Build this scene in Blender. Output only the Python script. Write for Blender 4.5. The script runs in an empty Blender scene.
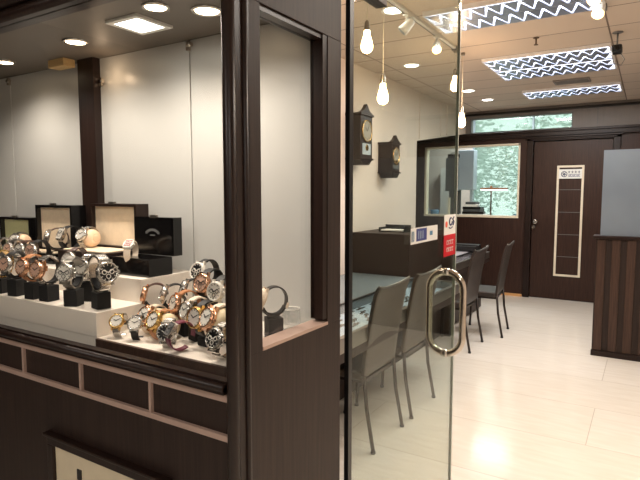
import bpy, bmesh, math, random
from math import sin, cos, pi, radians
from mathutils import Vector, Matrix
random.seed(7)
S = bpy.context.scene
COL = S.collection

# ------------------------------------------------------------------ materials
def lin(c):
    return tuple((v/255/12.92 if v/255 <= .04045 else ((v/255+.055)/1.055)**2.4) for v in c)
def base(name):
    m = bpy.data.materials.new(name); m.use_nodes = True
    nt = m.node_tree; b = nt.nodes['Principled BSDF']
    return m, nt, b
def pbr(name, rgb, rough=.5, metal=0, spec=None, noise=0, nscale=30, bump=0, stretch=(1, 1, 1), coat=0):
    m, nt, b = base(name)
    c = lin(rgb)
    b.inputs['Base Color'].default_value = (*c, 1)
    b.inputs['Roughness'].default_value = rough
    b.inputs['Metallic'].default_value = metal
    if coat: b.inputs['Coat Weight'].default_value = coat
    if spec is not None: b.inputs['Specular IOR Level'].default_value = spec
    tc = nt.nodes.new('ShaderNodeTexCoord'); mp = nt.nodes.new('ShaderNodeMapping')
    mp.inputs['Scale'].default_value = stretch
    n = nt.nodes.new('ShaderNodeTexNoise'); n.inputs['Scale'].default_value = nscale; n.inputs['Detail'].default_value = 5
    nt.links.new(tc.outputs['Object'], mp.inputs['Vector']); nt.links.new(mp.outputs[0], n.inputs['Vector'])
    r = nt.nodes.new('ShaderNodeValToRGB')
    a = max(noise, .02)
    r.color_ramp.elements[0].position = .3; r.color_ramp.elements[1].position = .7
    r.color_ramp.elements[0].color = (*[v*(1-a) for v in c], 1); r.color_ramp.elements[1].color = (*[min(1, v*(1+a)) for v in c], 1)
    nt.links.new(n.outputs['Fac'], r.inputs['Fac']); nt.links.new(r.outputs['Color'], b.inputs['Base Color'])
    if bump:
        bp = nt.nodes.new('ShaderNodeBump'); bp.inputs['Strength'].default_value = bump; bp.inputs['Distance'].default_value = .002
        nt.links.new(n.outputs['Fac'], bp.inputs['Height']); nt.links.new(bp.outputs[0], b.inputs['Normal'])
    return m
def emit(name, rgb, s):
    m, nt, b = base(name)
    b.inputs['Base Color'].default_value = (*lin(rgb), 1)
    b.inputs['Emission Color'].default_value = (*lin(rgb), 1); b.inputs['Emission Strength'].default_value = s
    return m
def glass(name, tint, base_refl=.04, haze=0, hazecol=(.8, .9, .88), refl=1.0):
    m = bpy.data.materials.new(name); m.use_nodes = True; nt = m.node_tree
    for n in list(nt.nodes): nt.nodes.remove(n)
    o = nt.nodes.new('ShaderNodeOutputMaterial'); t = nt.nodes.new('ShaderNodeBsdfTransparent'); t.inputs[0].default_value = (*tint, 1)
    g = nt.nodes.new('ShaderNodeBsdfGlossy'); g.inputs['Roughness'].default_value = .0
    # Schlick reflectance from the angle to the pane, the same on both faces
    ge = nt.nodes.new('ShaderNodeNewGeometry'); dt = nt.nodes.new('ShaderNodeVectorMath'); dt.operation = 'DOT_PRODUCT'
    nt.links.new(ge.outputs['Normal'], dt.inputs[0]); nt.links.new(ge.outputs['Incoming'], dt.inputs[1])
    def mth(op, a, b=None):
        n = nt.nodes.new('ShaderNodeMath'); n.operation = op
        for i, v in enumerate((a, b)):
            if v is None: continue
            if isinstance(v, (int, float)): n.inputs[i].default_value = v
            else: nt.links.new(v, n.inputs[i])
        return n.outputs[0]
    ab = mth('ABSOLUTE', dt.outputs['Value']); om = mth('SUBTRACT', 1.0, ab); pw = mth('POWER', om, 5.0)
    fr_ = mth('ADD', mth('MULTIPLY', pw, .96), .04)
    mu = nt.nodes.new('ShaderNodeMath'); mu.operation = 'MULTIPLY'; mu.inputs[1].default_value = refl
    nt.links.new(fr_, mu.inputs[0])
    mx = nt.nodes.new('ShaderNodeMixShader')
    src = t
    if haze:
        d = nt.nodes.new('ShaderNodeBsdfTranslucent'); d.inputs[0].default_value = (*hazecol, 1)
        m2 = nt.nodes.new('ShaderNodeMixShader'); m2.inputs[0].default_value = haze
        nt.links.new(t.outputs[0], m2.inputs[1]); nt.links.new(d.outputs[0], m2.inputs[2]); src = m2
    nt.links.new(mu.outputs[0], mx.inputs[0]); nt.links.new(src.outputs[0], mx.inputs[1]); nt.links.new(g.outputs[0], mx.inputs[2])
    nt.links.new(mx.outputs[0], o.inputs[0])
    return m

M = {}
def wood(name, c1, c2, rough=.38, gs=(60, 60, 2.2)):
    m, nt, b = base(name)
    tc = nt.nodes.new('ShaderNodeTexCoord'); mp = nt.nodes.new('ShaderNodeMapping'); mp.inputs['Scale'].default_value = gs
    n = nt.nodes.new('ShaderNodeTexNoise'); n.inputs['Scale'].default_value = 2.2; n.inputs['Detail'].default_value = 7; n.inputs['Roughness'].default_value = .65
    r = nt.nodes.new('ShaderNodeValToRGB'); r.color_ramp.elements[0].position = .33; r.color_ramp.elements[1].position = .68
    r.color_ramp.elements[0].color = (*lin(c1), 1); r.color_ramp.elements[1].color = (*lin(c2), 1)
    nt.links.new(tc.outputs['Object'], mp.inputs[0]); nt.links.new(mp.outputs[0], n.inputs['Vector'])
    nt.links.new(n.outputs['Fac'], r.inputs[0]); nt.links.new(r.outputs[0], b.inputs['Base Color'])
    bp = nt.nodes.new('ShaderNodeBump'); bp.inputs['Strength'].default_value = .12; bp.inputs['Distance'].default_value = .001
    nt.links.new(n.outputs['Fac'], bp.inputs['Height']); nt.links.new(bp.outputs[0], b.inputs['Normal'])
    b.inputs['Roughness'].default_value = rough; b.inputs['Specular IOR Level'].default_value = .3
    return m
M['wood'] = wood('dark_laminate', (38, 27, 23), (55, 41, 35), .5)
M['wood_red'] = wood('reddish_laminate', (44, 29, 24), (68, 46, 38), .36)
M['wood_gloss'] = wood('polished_dark_wood', (30, 19, 16), (44, 30, 25), .34)
M['wood_slat'] = wood('slat_brown', (54, 38, 31), (76, 56, 46), .45)
M['trim'] = pbr('pinkish_metal_trim', (196, 168, 154), .4, .3, noise=.05)
M['cream'] = pbr('cream_leatherette', (240, 220, 192), .55, noise=.06, nscale=60, bump=.1)
M['deck'] = pbr('white_display_board', (236, 226, 214), .5, noise=.02, nscale=15)
M['back'] = pbr('grey_white_board', (188, 187, 183), .35, noise=.02, nscale=2)
M['caseceil'] = pbr('taupe_case_ceiling', (104, 96, 88), .5, noise=.05, nscale=5)
M['wall'] = pbr('painted_beige_wall', (224, 212, 200), .7, noise=.025, nscale=4)
M['mall'] = pbr('dark_mall_wall', (60, 54, 52), .7, noise=.05, nscale=3)
M['greypanel'] = pbr('grey_wall_panel', (128, 122, 118), .55, noise=.05, nscale=6, stretch=(8, 1, .5))
M['white'] = pbr('white_plastic', (232, 230, 224), .45)
M['offwhite'] = pbr('off_white_shade', (236, 224, 200), .5)
M['black'] = pbr('black_plastic', (16, 15, 15), .35)
M['velvet'] = pbr('black_velvet', (12, 11, 11), .8, noise=.2, nscale=200)
M['laquer'] = pbr('black_lacquer', (10, 9, 10), .15)
M['chrome'] = pbr('polished_steel', (214, 204, 192), .12, 1)
M['steel'] = pbr('brushed_steel', (196, 192, 186), .25, 1)
M['steelb'] = pbr('satin_steel', (150, 145, 138), .35, 1)
M['gold'] = pbr('rose_gold', (226, 178, 146), .22, 1)
M['ygold'] = pbr('yellow_gold', (216, 178, 112), .25, 1)
M['dblack'] = pbr('black_dial', (12, 12, 14), .3)
M['dwhite'] = pbr('silver_dial', (222, 216, 206), .35)
M['clockface'] = pbr('grey_clock_face', (150, 146, 136), .4)  # even greyish dial colour
M['dpink'] = pbr('rose_dial', (212, 172, 150), .35)
M['dred'] = pbr('brown_red_dial', (120, 44, 34), .4)
M['sblack'] = pbr('black_leather', (20, 17, 16), .5, noise=.2, nscale=200, bump=.2)
M['sbrown'] = pbr('brown_leather', (70, 40, 28), .5, noise=.2, nscale=200, bump=.2)
M['stan'] = pbr('tan_leather', (176, 118, 74), .5, noise=.1, nscale=200, bump=.2)
M['spurple'] = pbr('plum_leather', (112, 34, 60), .45, noise=.15, nscale=200, bump=.2)
M['swhite'] = pbr('cream_leather', (232, 214, 192), .5, noise=.05, nscale=200, bump=.2)
M['tan_cushion'] = pbr('tan_cushion_fabric', (238, 206, 174), .65, noise=.06, nscale=60)
M['cream_cushion'] = pbr('cream_cushion_fabric', (226, 206, 170), .65, noise=.06, nscale=60)
M['chairback'] = pbr('taupe_chair_leather', (72, 61, 52), .42, noise=.1, nscale=60, bump=.15)
M['chairdark'] = pbr('dark_chair_leather', (52, 43, 39), .42, noise=.1, nscale=60, bump=.15)
M['leg'] = pbr('dark_metal_leg', (58, 50, 46), .35, .7)
M['desk_grey'] = pbr('desk_top_reflection_tint', (128, 140, 146), .2, noise=.03, nscale=4)  # bluish tint stands in for reflections in the desk glass
M['tray'] = pbr('tray_reflected_blue', (205, 232, 250), .5)  # pale blue is painted in for fluorescent light reflected in the tray
M['desk_white'] = pbr('white_desk_top', (214, 210, 216), .25)
M['green_lin'] = pbr('olive_box_lining', (204, 202, 156), .6)
M['blue'] = pbr('sticker_blue', (62, 68, 128), .4)
M['red'] = pbr('sticker_red', (200, 26, 38), .4)
M['orange'] = pbr('sticker_orange', (236, 96, 64), .4)
M['navy'] = pbr('print_navy', (36, 44, 92), .5)
M['grey'] = pbr('mid_grey', (112, 112, 112), .5)
M['lgrey'] = pbr('light_grey_metal', (168, 182, 190), .45)
M['dgrey'] = pbr('dark_grey_cabinet', (88, 90, 90), .5)
M['bluish'] = pbr('blue_plastic', (84, 130, 160), .4)
M['paper'] = pbr('white_paper', (238, 238, 232), .7)
M['pic'] = pbr('cream_picture_print', (214, 200, 172), .6, noise=.05, nscale=20)
M['peach_wood'] = pbr('pale_wood_block', (206, 172, 118), .5, noise=.1, nscale=30, stretch=(1, 6, 6))
M['threshold'] = pbr('orange_wood_skirting', (214, 160, 104), .5, noise=.1, nscale=20)
M['litray'] = emit('glowing_reflector', (238, 240, 250), 1.6)  # glows by itself, standing in for tube light bouncing off the reflector
M['louvre'] = pbr('mirror_louvre', (214, 218, 226), .4)
M['reflector'] = pbr('blue_grey_reflector', (140, 154, 178), .3, .4)
M['fixture'] = pbr('white_fixture', (230, 230, 232), .4)
M['leaf'] = pbr('green_leaves', (70, 112, 58), .6, noise=.5, nscale=3)
M['bark'] = pbr('tree_bark', (84, 66, 50), .8, noise=.3, nscale=12)
M['curtain'] = glass('sheer_blind', (.84, .92, .89), haze=.42, hazecol=(.72, .84, .79), refl=.5)
M['asphalt'] = pbr('outdoor_ground', (120, 122, 112), .9, noise=.1)
M['tumbler'] = glass('tumbler_glass', (.96, .97, .97), haze=.12, hazecol=(.95, .95, .95), refl=2)
M['glass'] = glass('clear_glass', (.98, .985, .98), refl=.7)
M['glass_door'] = glass('door_glass', (.86, .90, .87), haze=.012, hazecol=(.75, .8, .76), refl=.6)
M['glass_edge'] = pbr('green_glass_edge', (204, 208, 196), .2)
M['tube'] = emit('lit_tube', (236, 242, 255), 4)
M['bulb'] = emit('lit_filament_bulb', (255, 206, 150), 22)
M['warm'] = emit('lit_downlight', (255, 226, 186), 14)
M['cool'] = emit('lit_square_panel', (250, 246, 236), 10)
M['spotlit'] = emit('lit_spot', (255, 196, 128), 14)
M['lamp_lit'] = emit('lit_desk_lamp', (250, 248, 240), 3)

def frosted():
    m, nt, b = base('frosted_grey_glass')
    tc = nt.nodes.new('ShaderNodeTexCoord'); n = nt.nodes.new('ShaderNodeTexNoise'); n.inputs['Scale'].default_value = 3
    r = nt.nodes.new('ShaderNodeValToRGB'); r.color_ramp.elements[0].color = (*lin((116, 128, 140)), 1); r.color_ramp.elements[1].color = (*lin((146, 158, 170)), 1)
    nt.links.new(tc.outputs['Object'], n.inputs[0]); nt.links.new(n.outputs[0], r.inputs[0]); nt.links.new(r.outputs[0], b.inputs['Base Color'])
    b.inputs['Roughness'].default_value = .35; b.inputs['Transmission Weight'].default_value = .25
    return m
M['frosted'] = frosted()
def floor_mat():
    m, nt, b = base('cream_floor_tiles')
    tc = nt.nodes.new('ShaderNodeTexCoord'); mp = nt.nodes.new('ShaderNodeMapping'); mp.inputs['Location'].default_value = (.25, -.205, 0)
    br = nt.nodes.new('ShaderNodeTexBrick'); br.inputs['Scale'].default_value = 1
    br.inputs['Brick Width'].default_value = 2.5; br.inputs['Row Height'].default_value = .625; br.inputs['Mortar Size'].default_value = .0022; br.inputs['Mortar Smooth'].default_value = .2
    br.inputs['Color1'].default_value = (*lin((236, 229, 218)), 1); br.inputs['Color2'].default_value = (*lin((231, 223, 210)), 1); br.inputs['Mortar'].default_value = (*lin((192, 180, 166)), 1)
    n = nt.nodes.new('ShaderNodeTexNoise'); n.inputs['Scale'].default_value = 9; n.inputs['Detail'].default_value = 8
    m2 = nt.nodes.new('ShaderNodeMapping'); m2.inputs['Scale'].default_value = (.5, 3, 1)
    nt.links.new(tc.outputs['Object'], m2.inputs[0]); nt.links.new(m2.outputs[0], n.inputs[0])
    r = nt.nodes.new('ShaderNodeValToRGB'); r.color_ramp.elements[0].position = .35; r.color_ramp.elements[1].position = .65
    r.color_ramp.elements[0].color = (.90, .87, .84, 1); r.color_ramp.elements[1].color = (1, 1, 1, 1)
    mx = nt.nodes.new('ShaderNodeMixRGB'); mx.blend_type = 'MULTIPLY'; mx.inputs[0].default_value = .6
    nt.links.new(tc.outputs['Object'], mp.inputs[0]); nt.links.new(mp.outputs[0], br.inputs[0]); nt.links.new(n.outputs[0], r.inputs[0])
    nt.links.new(br.outputs[0], mx.inputs[1]); nt.links.new(r.outputs[0], mx.inputs[2]); nt.links.new(mx.outputs[0], b.inputs['Base Color'])
    b.inputs['Roughness'].default_value = .16
    return m
M['floor'] = floor_mat()
def ceil_mat():
    m, nt, b = base('ceiling_tiles')
    tc = nt.nodes.new('ShaderNodeTexCoord'); mp = nt.nodes.new('ShaderNodeMapping'); mp.inputs['Location'].default_value = (.3, -.285, 0)
    br = nt.nodes.new('ShaderNodeTexBrick'); br.inputs['Scale'].default_value = 1; br.offset = 0
    br.inputs['Brick Width'].default_value = 1.8; br.inputs['Row Height'].default_value = .45; br.inputs['Mortar Size'].default_value = .006
    br.inputs['Color1'].default_value = (*lin((206, 190, 174)), 1); br.inputs['Color2'].default_value = (*lin((200, 185, 170)), 1); br.inputs['Mortar'].default_value = (*lin((120, 104, 92)), 1)
    nt.links.new(tc.outputs['Object'], mp.inputs[0]); nt.links.new(mp.outputs[0], br.inputs[0]); nt.links.new(br.outputs[0], b.inputs['Base Color'])
    bp = nt.nodes.new('ShaderNodeBump'); bp.inputs['Strength'].default_value = .5; bp.inputs['Distance'].default_value = .004; bp.invert = True
    nt.links.new(br.outputs['Fac'], bp.inputs['Height']); nt.links.new(bp.outputs[0], b.inputs['Normal'])
    b.inputs['Roughness'].default_value = .6
    return m
M['ceil'] = ceil_mat()

# ------------------------------------------------------------------ geometry
class MB:
    def __init__(s): s.bm = bmesh.new()
    def box(s, x0, x1, y0, y1, z0, z1, mat=None):
        ps = [Vector((x, y, z)) for z in (z0, z1) for y in (y0, y1) for x in (x0, x1)]
        if mat is not None: ps = [mat @ p for p in ps]
        v = [s.bm.verts.new(p) for p in ps]
        for f in ((0, 2, 3, 1), (4, 5, 7, 6), (0, 1, 5, 4), (2, 6, 7, 3), (0, 4, 6, 2), (1, 3, 7, 5)):
            s.bm.faces.new([v[i] for i in f])
        return s
    def prism(s, pts, off):       # polygon of 3D points extruded by off
        off = Vector(off); a = [s.bm.verts.new(Vector(p)) for p in pts]; b = [s.bm.verts.new(Vector(p)+off) for p in pts]
        n = len(pts); s.bm.faces.new(a[::-1]); s.bm.faces.new(b)
        for i in range(n): s.bm.faces.new([a[i], a[(i+1) % n], b[(i+1) % n], b[i]])
        return s
    def cyl(s, p0, p1, r0, r1=None, seg=20, cap=True):
        return s.loft([(p0, r0), (p1, r0 if r1 is None else r1)], seg, cap)
    def loft(s, prof, seg=20, cap=True):   # [(point, radius)] along one straight axis
        p0 = Vector(prof[0][0]); p1 = Vector(prof[-1][0]); d = None
        for q, _ in prof[1:]:
            if (Vector(q)-p0).length > 1e-6: d = (Vector(q)-p0).normalized()
        if (p1-p0).length > 1e-6: d = (p1-p0).normalized()
        u = d.orthogonal().normalized(); w = d.cross(u); rings = []
        for q, r in prof:
            rings.append([s.bm.verts.new(Vector(q)+u*(r*cos(2*pi*i/seg))+w*(r*sin(2*pi*i/seg))) for i in range(seg)])
        for a, b in zip(rings, rings[1:]):
            for i in range(seg):
                f = s.bm.faces.new([a[i], a[(i+1) % seg], b[(i+1) % seg], b[i]]); f.smooth = True
        if cap:
            s.bm.faces.new(rings[0][::-1]); s.bm.faces.new(rings[-1])
        return s
    def tube(s, pts, r, seg=10, closed=False):
        pts = [Vector(p) for p in pts]; n = len(pts); rings = []; up = None
        for i, p in enumerate(pts):
            a = pts[(i-1) % n] if (closed or i > 0) else p; b = pts[(i+1) % n] if (closed or i < n-1) else p
            t = (b-a).normalized()
            if up is None: up = t.orthogonal().normalized()
            up = (up-t*up.dot(t)).normalized(); w = t.cross(up)
            rings.append([s.bm.verts.new(p+up*(r*cos(2*pi*k/seg))+w*(r*sin(2*pi*k/seg))) for k in range(seg)])
        m = n if closed else n-1
        for i in range(m):
            a, b = rings[i], rings[(i+1) % n]
            best = 0
            if closed and i == n-1:
                best = min(range(seg), key=lambda k: (a[0].co-b[k].co).length)
            for k in range(seg):
                f = s.bm.faces.new([a[k], a[(k+1) % seg], b[(k+1+best) % seg], b[(k+best) % seg]]); f.smooth = True
        if not closed:
            s.bm.faces.new(rings[0][::-1]); s.bm.faces.new(rings[-1])
        return s
    def sweep_rect(s, pts, normals, side, hw, th):   # ribbon: hw list of half-widths
        rings = []
        for p, nrm, w, t in zip(pts, normals, hw, th):
            p = Vector(p); nrm = Vector(nrm); sd = Vector(side)
            rings.append([s.bm.verts.new(q) for q in (p-sd*w, p+sd*w, p+sd*w*.9+nrm*t, p-sd*w*.9+nrm*t)])
        for a, b in zip(rings, rings[1:]):
            for k in range(4): s.bm.faces.new([a[k], a[(k+1) % 4], b[(k+1) % 4], b[k]])
        s.bm.faces.new(rings[0][::-1]); s.bm.faces.new(rings[-1])
        return s
    def build(s, name, mat, parent=None, bevel=0, seg=2, smooth=False):
        bmesh.ops.recalc_face_normals(s.bm, faces=s.bm.faces)
        me = bpy.data.meshes.new(name); s.bm.to_mesh(me); s.bm.free()
        mats = mat if isinstance(mat, list) else [mat]
        for m in mats: me.materials.append(M[m])
        if smooth:
            for p in me.polygons: p.use_smooth = True
        o = bpy.data.objects.new(name, me); COL.objects.link(o)
        if parent: o.parent = parent
        if bevel:
            b = o.modifiers.new('bevel', 'BEVEL'); b.width = bevel; b.segments = seg; b.limit_method = 'ANGLE'; b.angle_limit = radians(40)
        return o
def text_mb(txt, size, mtx, depth=.0006, bold=.0):
    cu = bpy.data.curves.new('lettering', 'FONT'); cu.body = txt; cu.size = size; cu.extrude = depth; cu.align_x = 'CENTER'; cu.align_y = 'CENTER'; cu.offset = bold
    o = bpy.data.objects.new('lettering', cu); COL.objects.link(o)
    dg = bpy.context.evaluated_depsgraph_get(); dg.update()
    me = bpy.data.meshes.new_from_object(o.evaluated_get(dg)); bpy.data.objects.remove(o)
    mb = MB(); me.transform(mtx); mb.bm.from_mesh(me); return mb
def tag(o, label=None, cat=None, group=None, kind=None):
    if label: o['label'] = label
    if cat: o['category'] = cat
    if group: o['group'] = group
    if kind: o['kind'] = kind
    return o
def empty(name, loc, label, cat, group=None, rz=0):
    o = bpy.data.objects.new(name, None); COL.objects.link(o); o.location = loc; o.rotation_euler = (0, 0, rz)
    o.empty_display_size = .05
    return tag(o, label, cat, group)
def copy_tree(o, parent=None):
    c = o.copy(); COL.objects.link(c); c.parent = parent
    for ch in list(o.children): copy_tree(ch, c)
    return c
def struct(mb, name, mat, parent=None, bevel=0):
    o = mb.build(name, mat, parent, bevel)
    if not parent: o['kind'] = 'structure'
    return o

XR = 2.0        # right wall
YB = 7.80       # back wall front face
ZC = 2.61
# ------------------------------------------------------------------ setting
struct(MB().box(-3.6, XR+.1, -3.1, 10.1, -.1, 0), 'floor', 'floor')
struct(MB().box(-3.6, XR+.1, -3.1, YB+.1, ZC, ZC+.1), 'ceiling', 'ceil')
struct(MB().box(-3.6, XR+.1, YB+.1, 10.1, 3.1, 3.2), 'ceiling_workshop', 'wall')
struct(MB().box(-2.44, -2.32, 1.085, 5.90, 0, ZC), 'wall_left', 'wall')
# dropped bulkhead continuing the left wall over the opening to the rear lobby
struct(MB().prism([(-2.32, 5.90, ZC), (-2.32, YB, ZC), (-2.32, YB, 2.305), (-2.32, 5.90, 2.05)], (-.12, 0, 0)), 'wall_left_upper', 'wall')
for i, (y, w) in enumerate(((5.96, .02), (6.70, .02), (6.94, .025))):
    zb = 2.05 + (y-5.9)/1.9*.255
    struct(MB().box(-2.32, -2.308, y, y+w, zb+.02, ZC), 'trim_%d' % (i+1), 'wall')
struct(MB().box(XR, XR+.1, -3.1, 10.1, 0, 3.1), 'wall_right', 'wall')
struct(MB().box(-3.6, XR, -3.2, -3.1, 0, ZC), 'wall_front', 'mall')
struct(MB().box(-3.7, -3.6, -3.1, 10.1, 0, 3.1), 'wall_outer_left', 'mall')
# back wall: laminate with window opening x -2.93..-1.55, z 1.12..2.13 and door opening
w = MB()
w.box(-3.6, -1.38, YB, YB+.10, 0, 1.115)
w.box(-3.6, -2.93, YB, YB+.10, 1.115, 2.13)
w.box(-1.555, -1.38, YB, YB+.10, 1.115, 2.13)
w.box(-3.6, -1.38, YB, YB+.10, 2.13, 2.29)
w.box(-1.38, -.42, YB, YB+.10, 2.15, 2.29)
w.box(-.42, XR, YB, YB+.10, 0, 2.29)
wb = struct(w, 'wall_back', 'wood_red')
w = MB(); w.box(-3.6, -2.26, YB, YB+.1, 2.29, ZC); w.box(-2.26, -.90, YB, YB+.1, 2.515, ZC); w.box(-.90, XR, YB, YB+.1, 2.29, ZC); w.box(-3.6, XR, YB+.1, YB+.16, 2.515, 3.1)
struct(w, 'wall_back_upper', 'greypanel')
for i in range(4):
    struct(MB().box(-.62+i*.5, -.612+i*.5, YB-.006, YB, 2.33, 2.54), 'trim_%d' % (10+i), 'grey')
# cornice beam
c = MB(); c.box(-3.6, XR, YB-.035, YB, 2.205, 2.29); c.box(-3.6, XR, YB-.06, YB, 2.265, 2.295); c.box(-3.6, XR, YB-.05, YB, 2.20, 2.215)
struct(c, 'trim_4', 'wood_gloss', bevel=.004)
struct(MB().box(-2.32, XR, YB-.03, YB, 2.545, 2.575), 'trim_5', 'black')
# light wood skirting bit by the door
struct(MB().box(-2.0, -1.47, YB-.02, YB, 0, .035), 'baseboard_back', 'threshold')
# windows in back wall
f = MB()
f.box(-2.93, -2.90, YB-.008, YB+.10, 1.115, 2.13); f.box(-1.575, -1.55, YB-.008, YB+.10, 1.115, 2.13)
f.box(-2.93, -1.55, YB-.012, YB+.10, 1.10, 1.13); f.box(-2.93, -1.55, YB-.008, YB+.10, 2.11, 2.135)
w1 = struct(f, 'window_1', 'offwhite')
MB().box(-2.90, -1.575, YB+.04, YB+.048, 1.13, 2.11).build('window_pane', 'glass', w1)
f = MB(); f.box(-2.26, -.90, YB, YB+.1, 2.295, 2.315); f.box(-2.26, -.90, YB, YB+.1, 2.50, 2.515); f.box(-2.26, -2.24, YB, YB+.1, 2.315, 2.50); f.box(-.92, -.90, YB, YB+.1, 2.315, 2.50)
w2 = struct(f, 'window_2', 'grey')
MB().box(-2.24, -.92, YB+.04, YB+.048, 2.315, 2.50).build('window_pane', 'glass', w2)
# workshop behind
YW = 9.7
w = MB(); w.box(-3.6, -2.75, YW, YW+.1, 0, 3.1); w.box(-2.75, .2, YW, YW+.1, 0, 1.02); w.box(.2, XR, YW, YW+.1, 0, 3.1); w.box(-2.75, .2, YW, YW+.1, 3.0, 3.1)
struct(w, 'wall_workshop', 'wall')
f = MB()
for x in (-2.75, -1.75, -.7, .17): f.box(x, x+.03, YW, YW+.08, 1.02, 3.0)
f.box(-2.75, .2, YW, YW+.08, 1.02, 1.05); f.box(-2.75, .2, YW, YW+.08, 2.97, 3.0)
w3 = struct(f, 'window_3', 'lgrey')
MB().box(-2.72, .17, YW+.03, YW+.04, 1.05, 2.97).build('window_pane', 'curtain', w3)
struct(MB().box(-8, 6, 10.1, 22, -.12, -.02), 'ground_outside', 'asphalt')

# door with casing
fr = MB(); fr.box(-1.46, -1.38, YB-.03, YB+.1, 0, 2.20); fr.box(-.42, -.34, YB-.03, YB+.1, 0, 2.20); fr.box(-1.46, -.34, YB-.03, YB+.1, 2.15, 2.21)
struct(fr, 'trim_6', 'wood_gloss', bevel=.006)
fr = MB(); fr.box(-1.48, -.32, YB-.05, YB-.03, 2.185, 2.215); fr.box(-1.42, -.38, YB-.042, YB-.03, 2.165, 2.18)
struct(fr, 'trim_7', 'wood_gloss', bevel=.004)
d = MB().box(-1.375, -.425, YB+.02, YB+.065, .005, 2.145)
door = struct(d, 'door_1', 'wood_red', bevel=.003)
p = MB(); x0, x1, z0, z1 = -1.075, -.745, .325, 1.815; t = .028
p.box(x0, x0+t, YB+.008, YB+.02, z0, z1); p.box(x1-t, x1, YB+.008, YB+.02, z0, z1); p.box(x0+t, x1-t, YB+.008, YB+.02, z1-t, z1); p.box(x0+t, x1-t, YB+.008, YB+.02, z0, z0+t)
p.build('door_inlay_frame', 'offwhite', door, .002)
p = MB()
for z in (1.49, 1.19, .89, .59): p.box(x0+t, x1-t, YB+.014, YB+.02, z, z+.007)
p.build('inlay_line', 'grey', door)
hk = MB(); hk.loft([((-1.32, YB+.02, 1.06), .028), ((-1.32, YB+.005, 1.06), .03), ((-1.32, YB-.01, 1.06), .014), ((-1.32, YB-.03, 1.06), .014), ((-1.32, YB-.04, 1.06), .032), ((-1.32, YB-.07, 1.06), .036), ((-1.32, YB-.085, 1.06), .02)], 20)
hk.cyl((-1.345, YB+.02, .985), (-1.345, YB-.008, .985), .022)
hk.build('door_handle', 'steel', door)
sg = MB().box(-1.05, -.77, YB+.004, YB+.014, 1.64, 1.765).build('door_sign', 'paper', door)
mtS = lambda x, z: Matrix.Translation((x, YB+.003, z)) @ Matrix.Rotation(pi/2, 4, 'X')
mk = MB(); mk.tube([(-.985+.035*cos(a), YB+.003, 1.70+.035*sin(a)) for a in [2*pi*i/24 for i in range(24)]], .004, 6, True)
for a in (0, 60, 120): mk.box(-.028, .028, -.0015, .0015, -.004, .004, Matrix.Translation((-.985, YB+.003, 1.70)) @ Matrix.Rotation(radians(a+15), 4, 'Y'))
for i, x in enumerate((-.925, -.885, -.845, -.805)):
    mk.box(x-.013, x+.013, YB+.0015, YB+.004, 1.728, 1.733); mk.box(x-.003, x+.002, YB+.0015, YB+.004, 1.715, 1.742); mk.box(x-.01, x+.01, YB+.0015, YB+.004, 1.715, 1.719)
mk.build('sign_emblem', 'navy', sg)
mk = MB()
for i in range(6):
    x = -.93+i*.024; mk.box(x, x+.005, YB+.0015, YB+.004, 1.665, 1.70); mk.box(x, x+.018, YB+.0015, YB+.004, 1.665, 1.671)
    if i % 2: mk.box(x, x+.018, YB+.0015, YB+.004, 1.694, 1.70)
    else: mk.box(x+.013, x+.018, YB+.0015, YB+.004, 1.665, 1.70)
mk.build('sign_lettering', 'blue', sg)

# ------------------------------------------------------------------ display case
case = empty('display_case', (-1.2, .9, 0), 'dark laminate shop window cabinet with glass front and side, full of watches', 'display cabinet')
inv = Matrix.Translation((1.2, -.9, 0))
def cp(mb, name, mat, bevel=0, par=None, label=None):
    o = mb.build(name, mat, None, bevel); o.parent = par or case
    if par is None: o.matrix_parent_inverse = inv
    if label: o['label'] = label
    return o
XL = -2.31
# side panel X -.655..-.62 with opening Y .80..1.038, z 1.15..1.80
p = MB(); p.box(-.655, -.62, .75, 1.10, 0, 1.148); p.box(-.655, -.62, .75, .798, 1.148, 1.795); p.box(-.655, -.62, 1.04, 1.10, 1.148, 1.795); p.box(-.655, -.62, .75, 1.10, 1.795, 2.60)
cp(p, 'side_panel', 'wood', .001)
p = MB(); p.box(-.66, -.6185, .798, 1.04, 1.148, 1.155)
cp(p, 'side_window_sill', 'trim')
p = MB(); p.box(-.6545, -.622, 1.022, 1.04, 1.162, 1.795)
p.box(-.657, -.625, .798, 1.04, 1.785, 1.797)
cp(p, 'side_window_frame', 'wood_gloss')
cp(MB().box(-.652, -.646, .799, 1.022, 1.162, 1.785), 'side_glass', 'glass')
# corner post with rounded moulding
p = MB(); p.box(-.636, -.617, .712, .762, 0, 2.60)
p.cyl((-.625, .716, 0), (-.625, .716, 2.60), .0115, seg=24); p.cyl((-.617, .748, 0), (-.617, .748, 2.6), .006, seg=16)
cp(p, 'corner_post', 'wood_gloss')
# front lower panel
cp(MB().box(XL, -.632, .72, .745, 0, 1.095), 'front_panel', 'wood', .001)
p = MB()
p.box(XL, -.625, .712, .722, 1.070, 1.084); p.box(XL, -.625, .712, .722, .995, 1.006)
x = -.844
while x > XL:
    p.box(x-.0035, x+.0035, .713, .722, 1.006, 1.070); x -= .2295
cp(p, 'front_trim_strip', 'trim')
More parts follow.
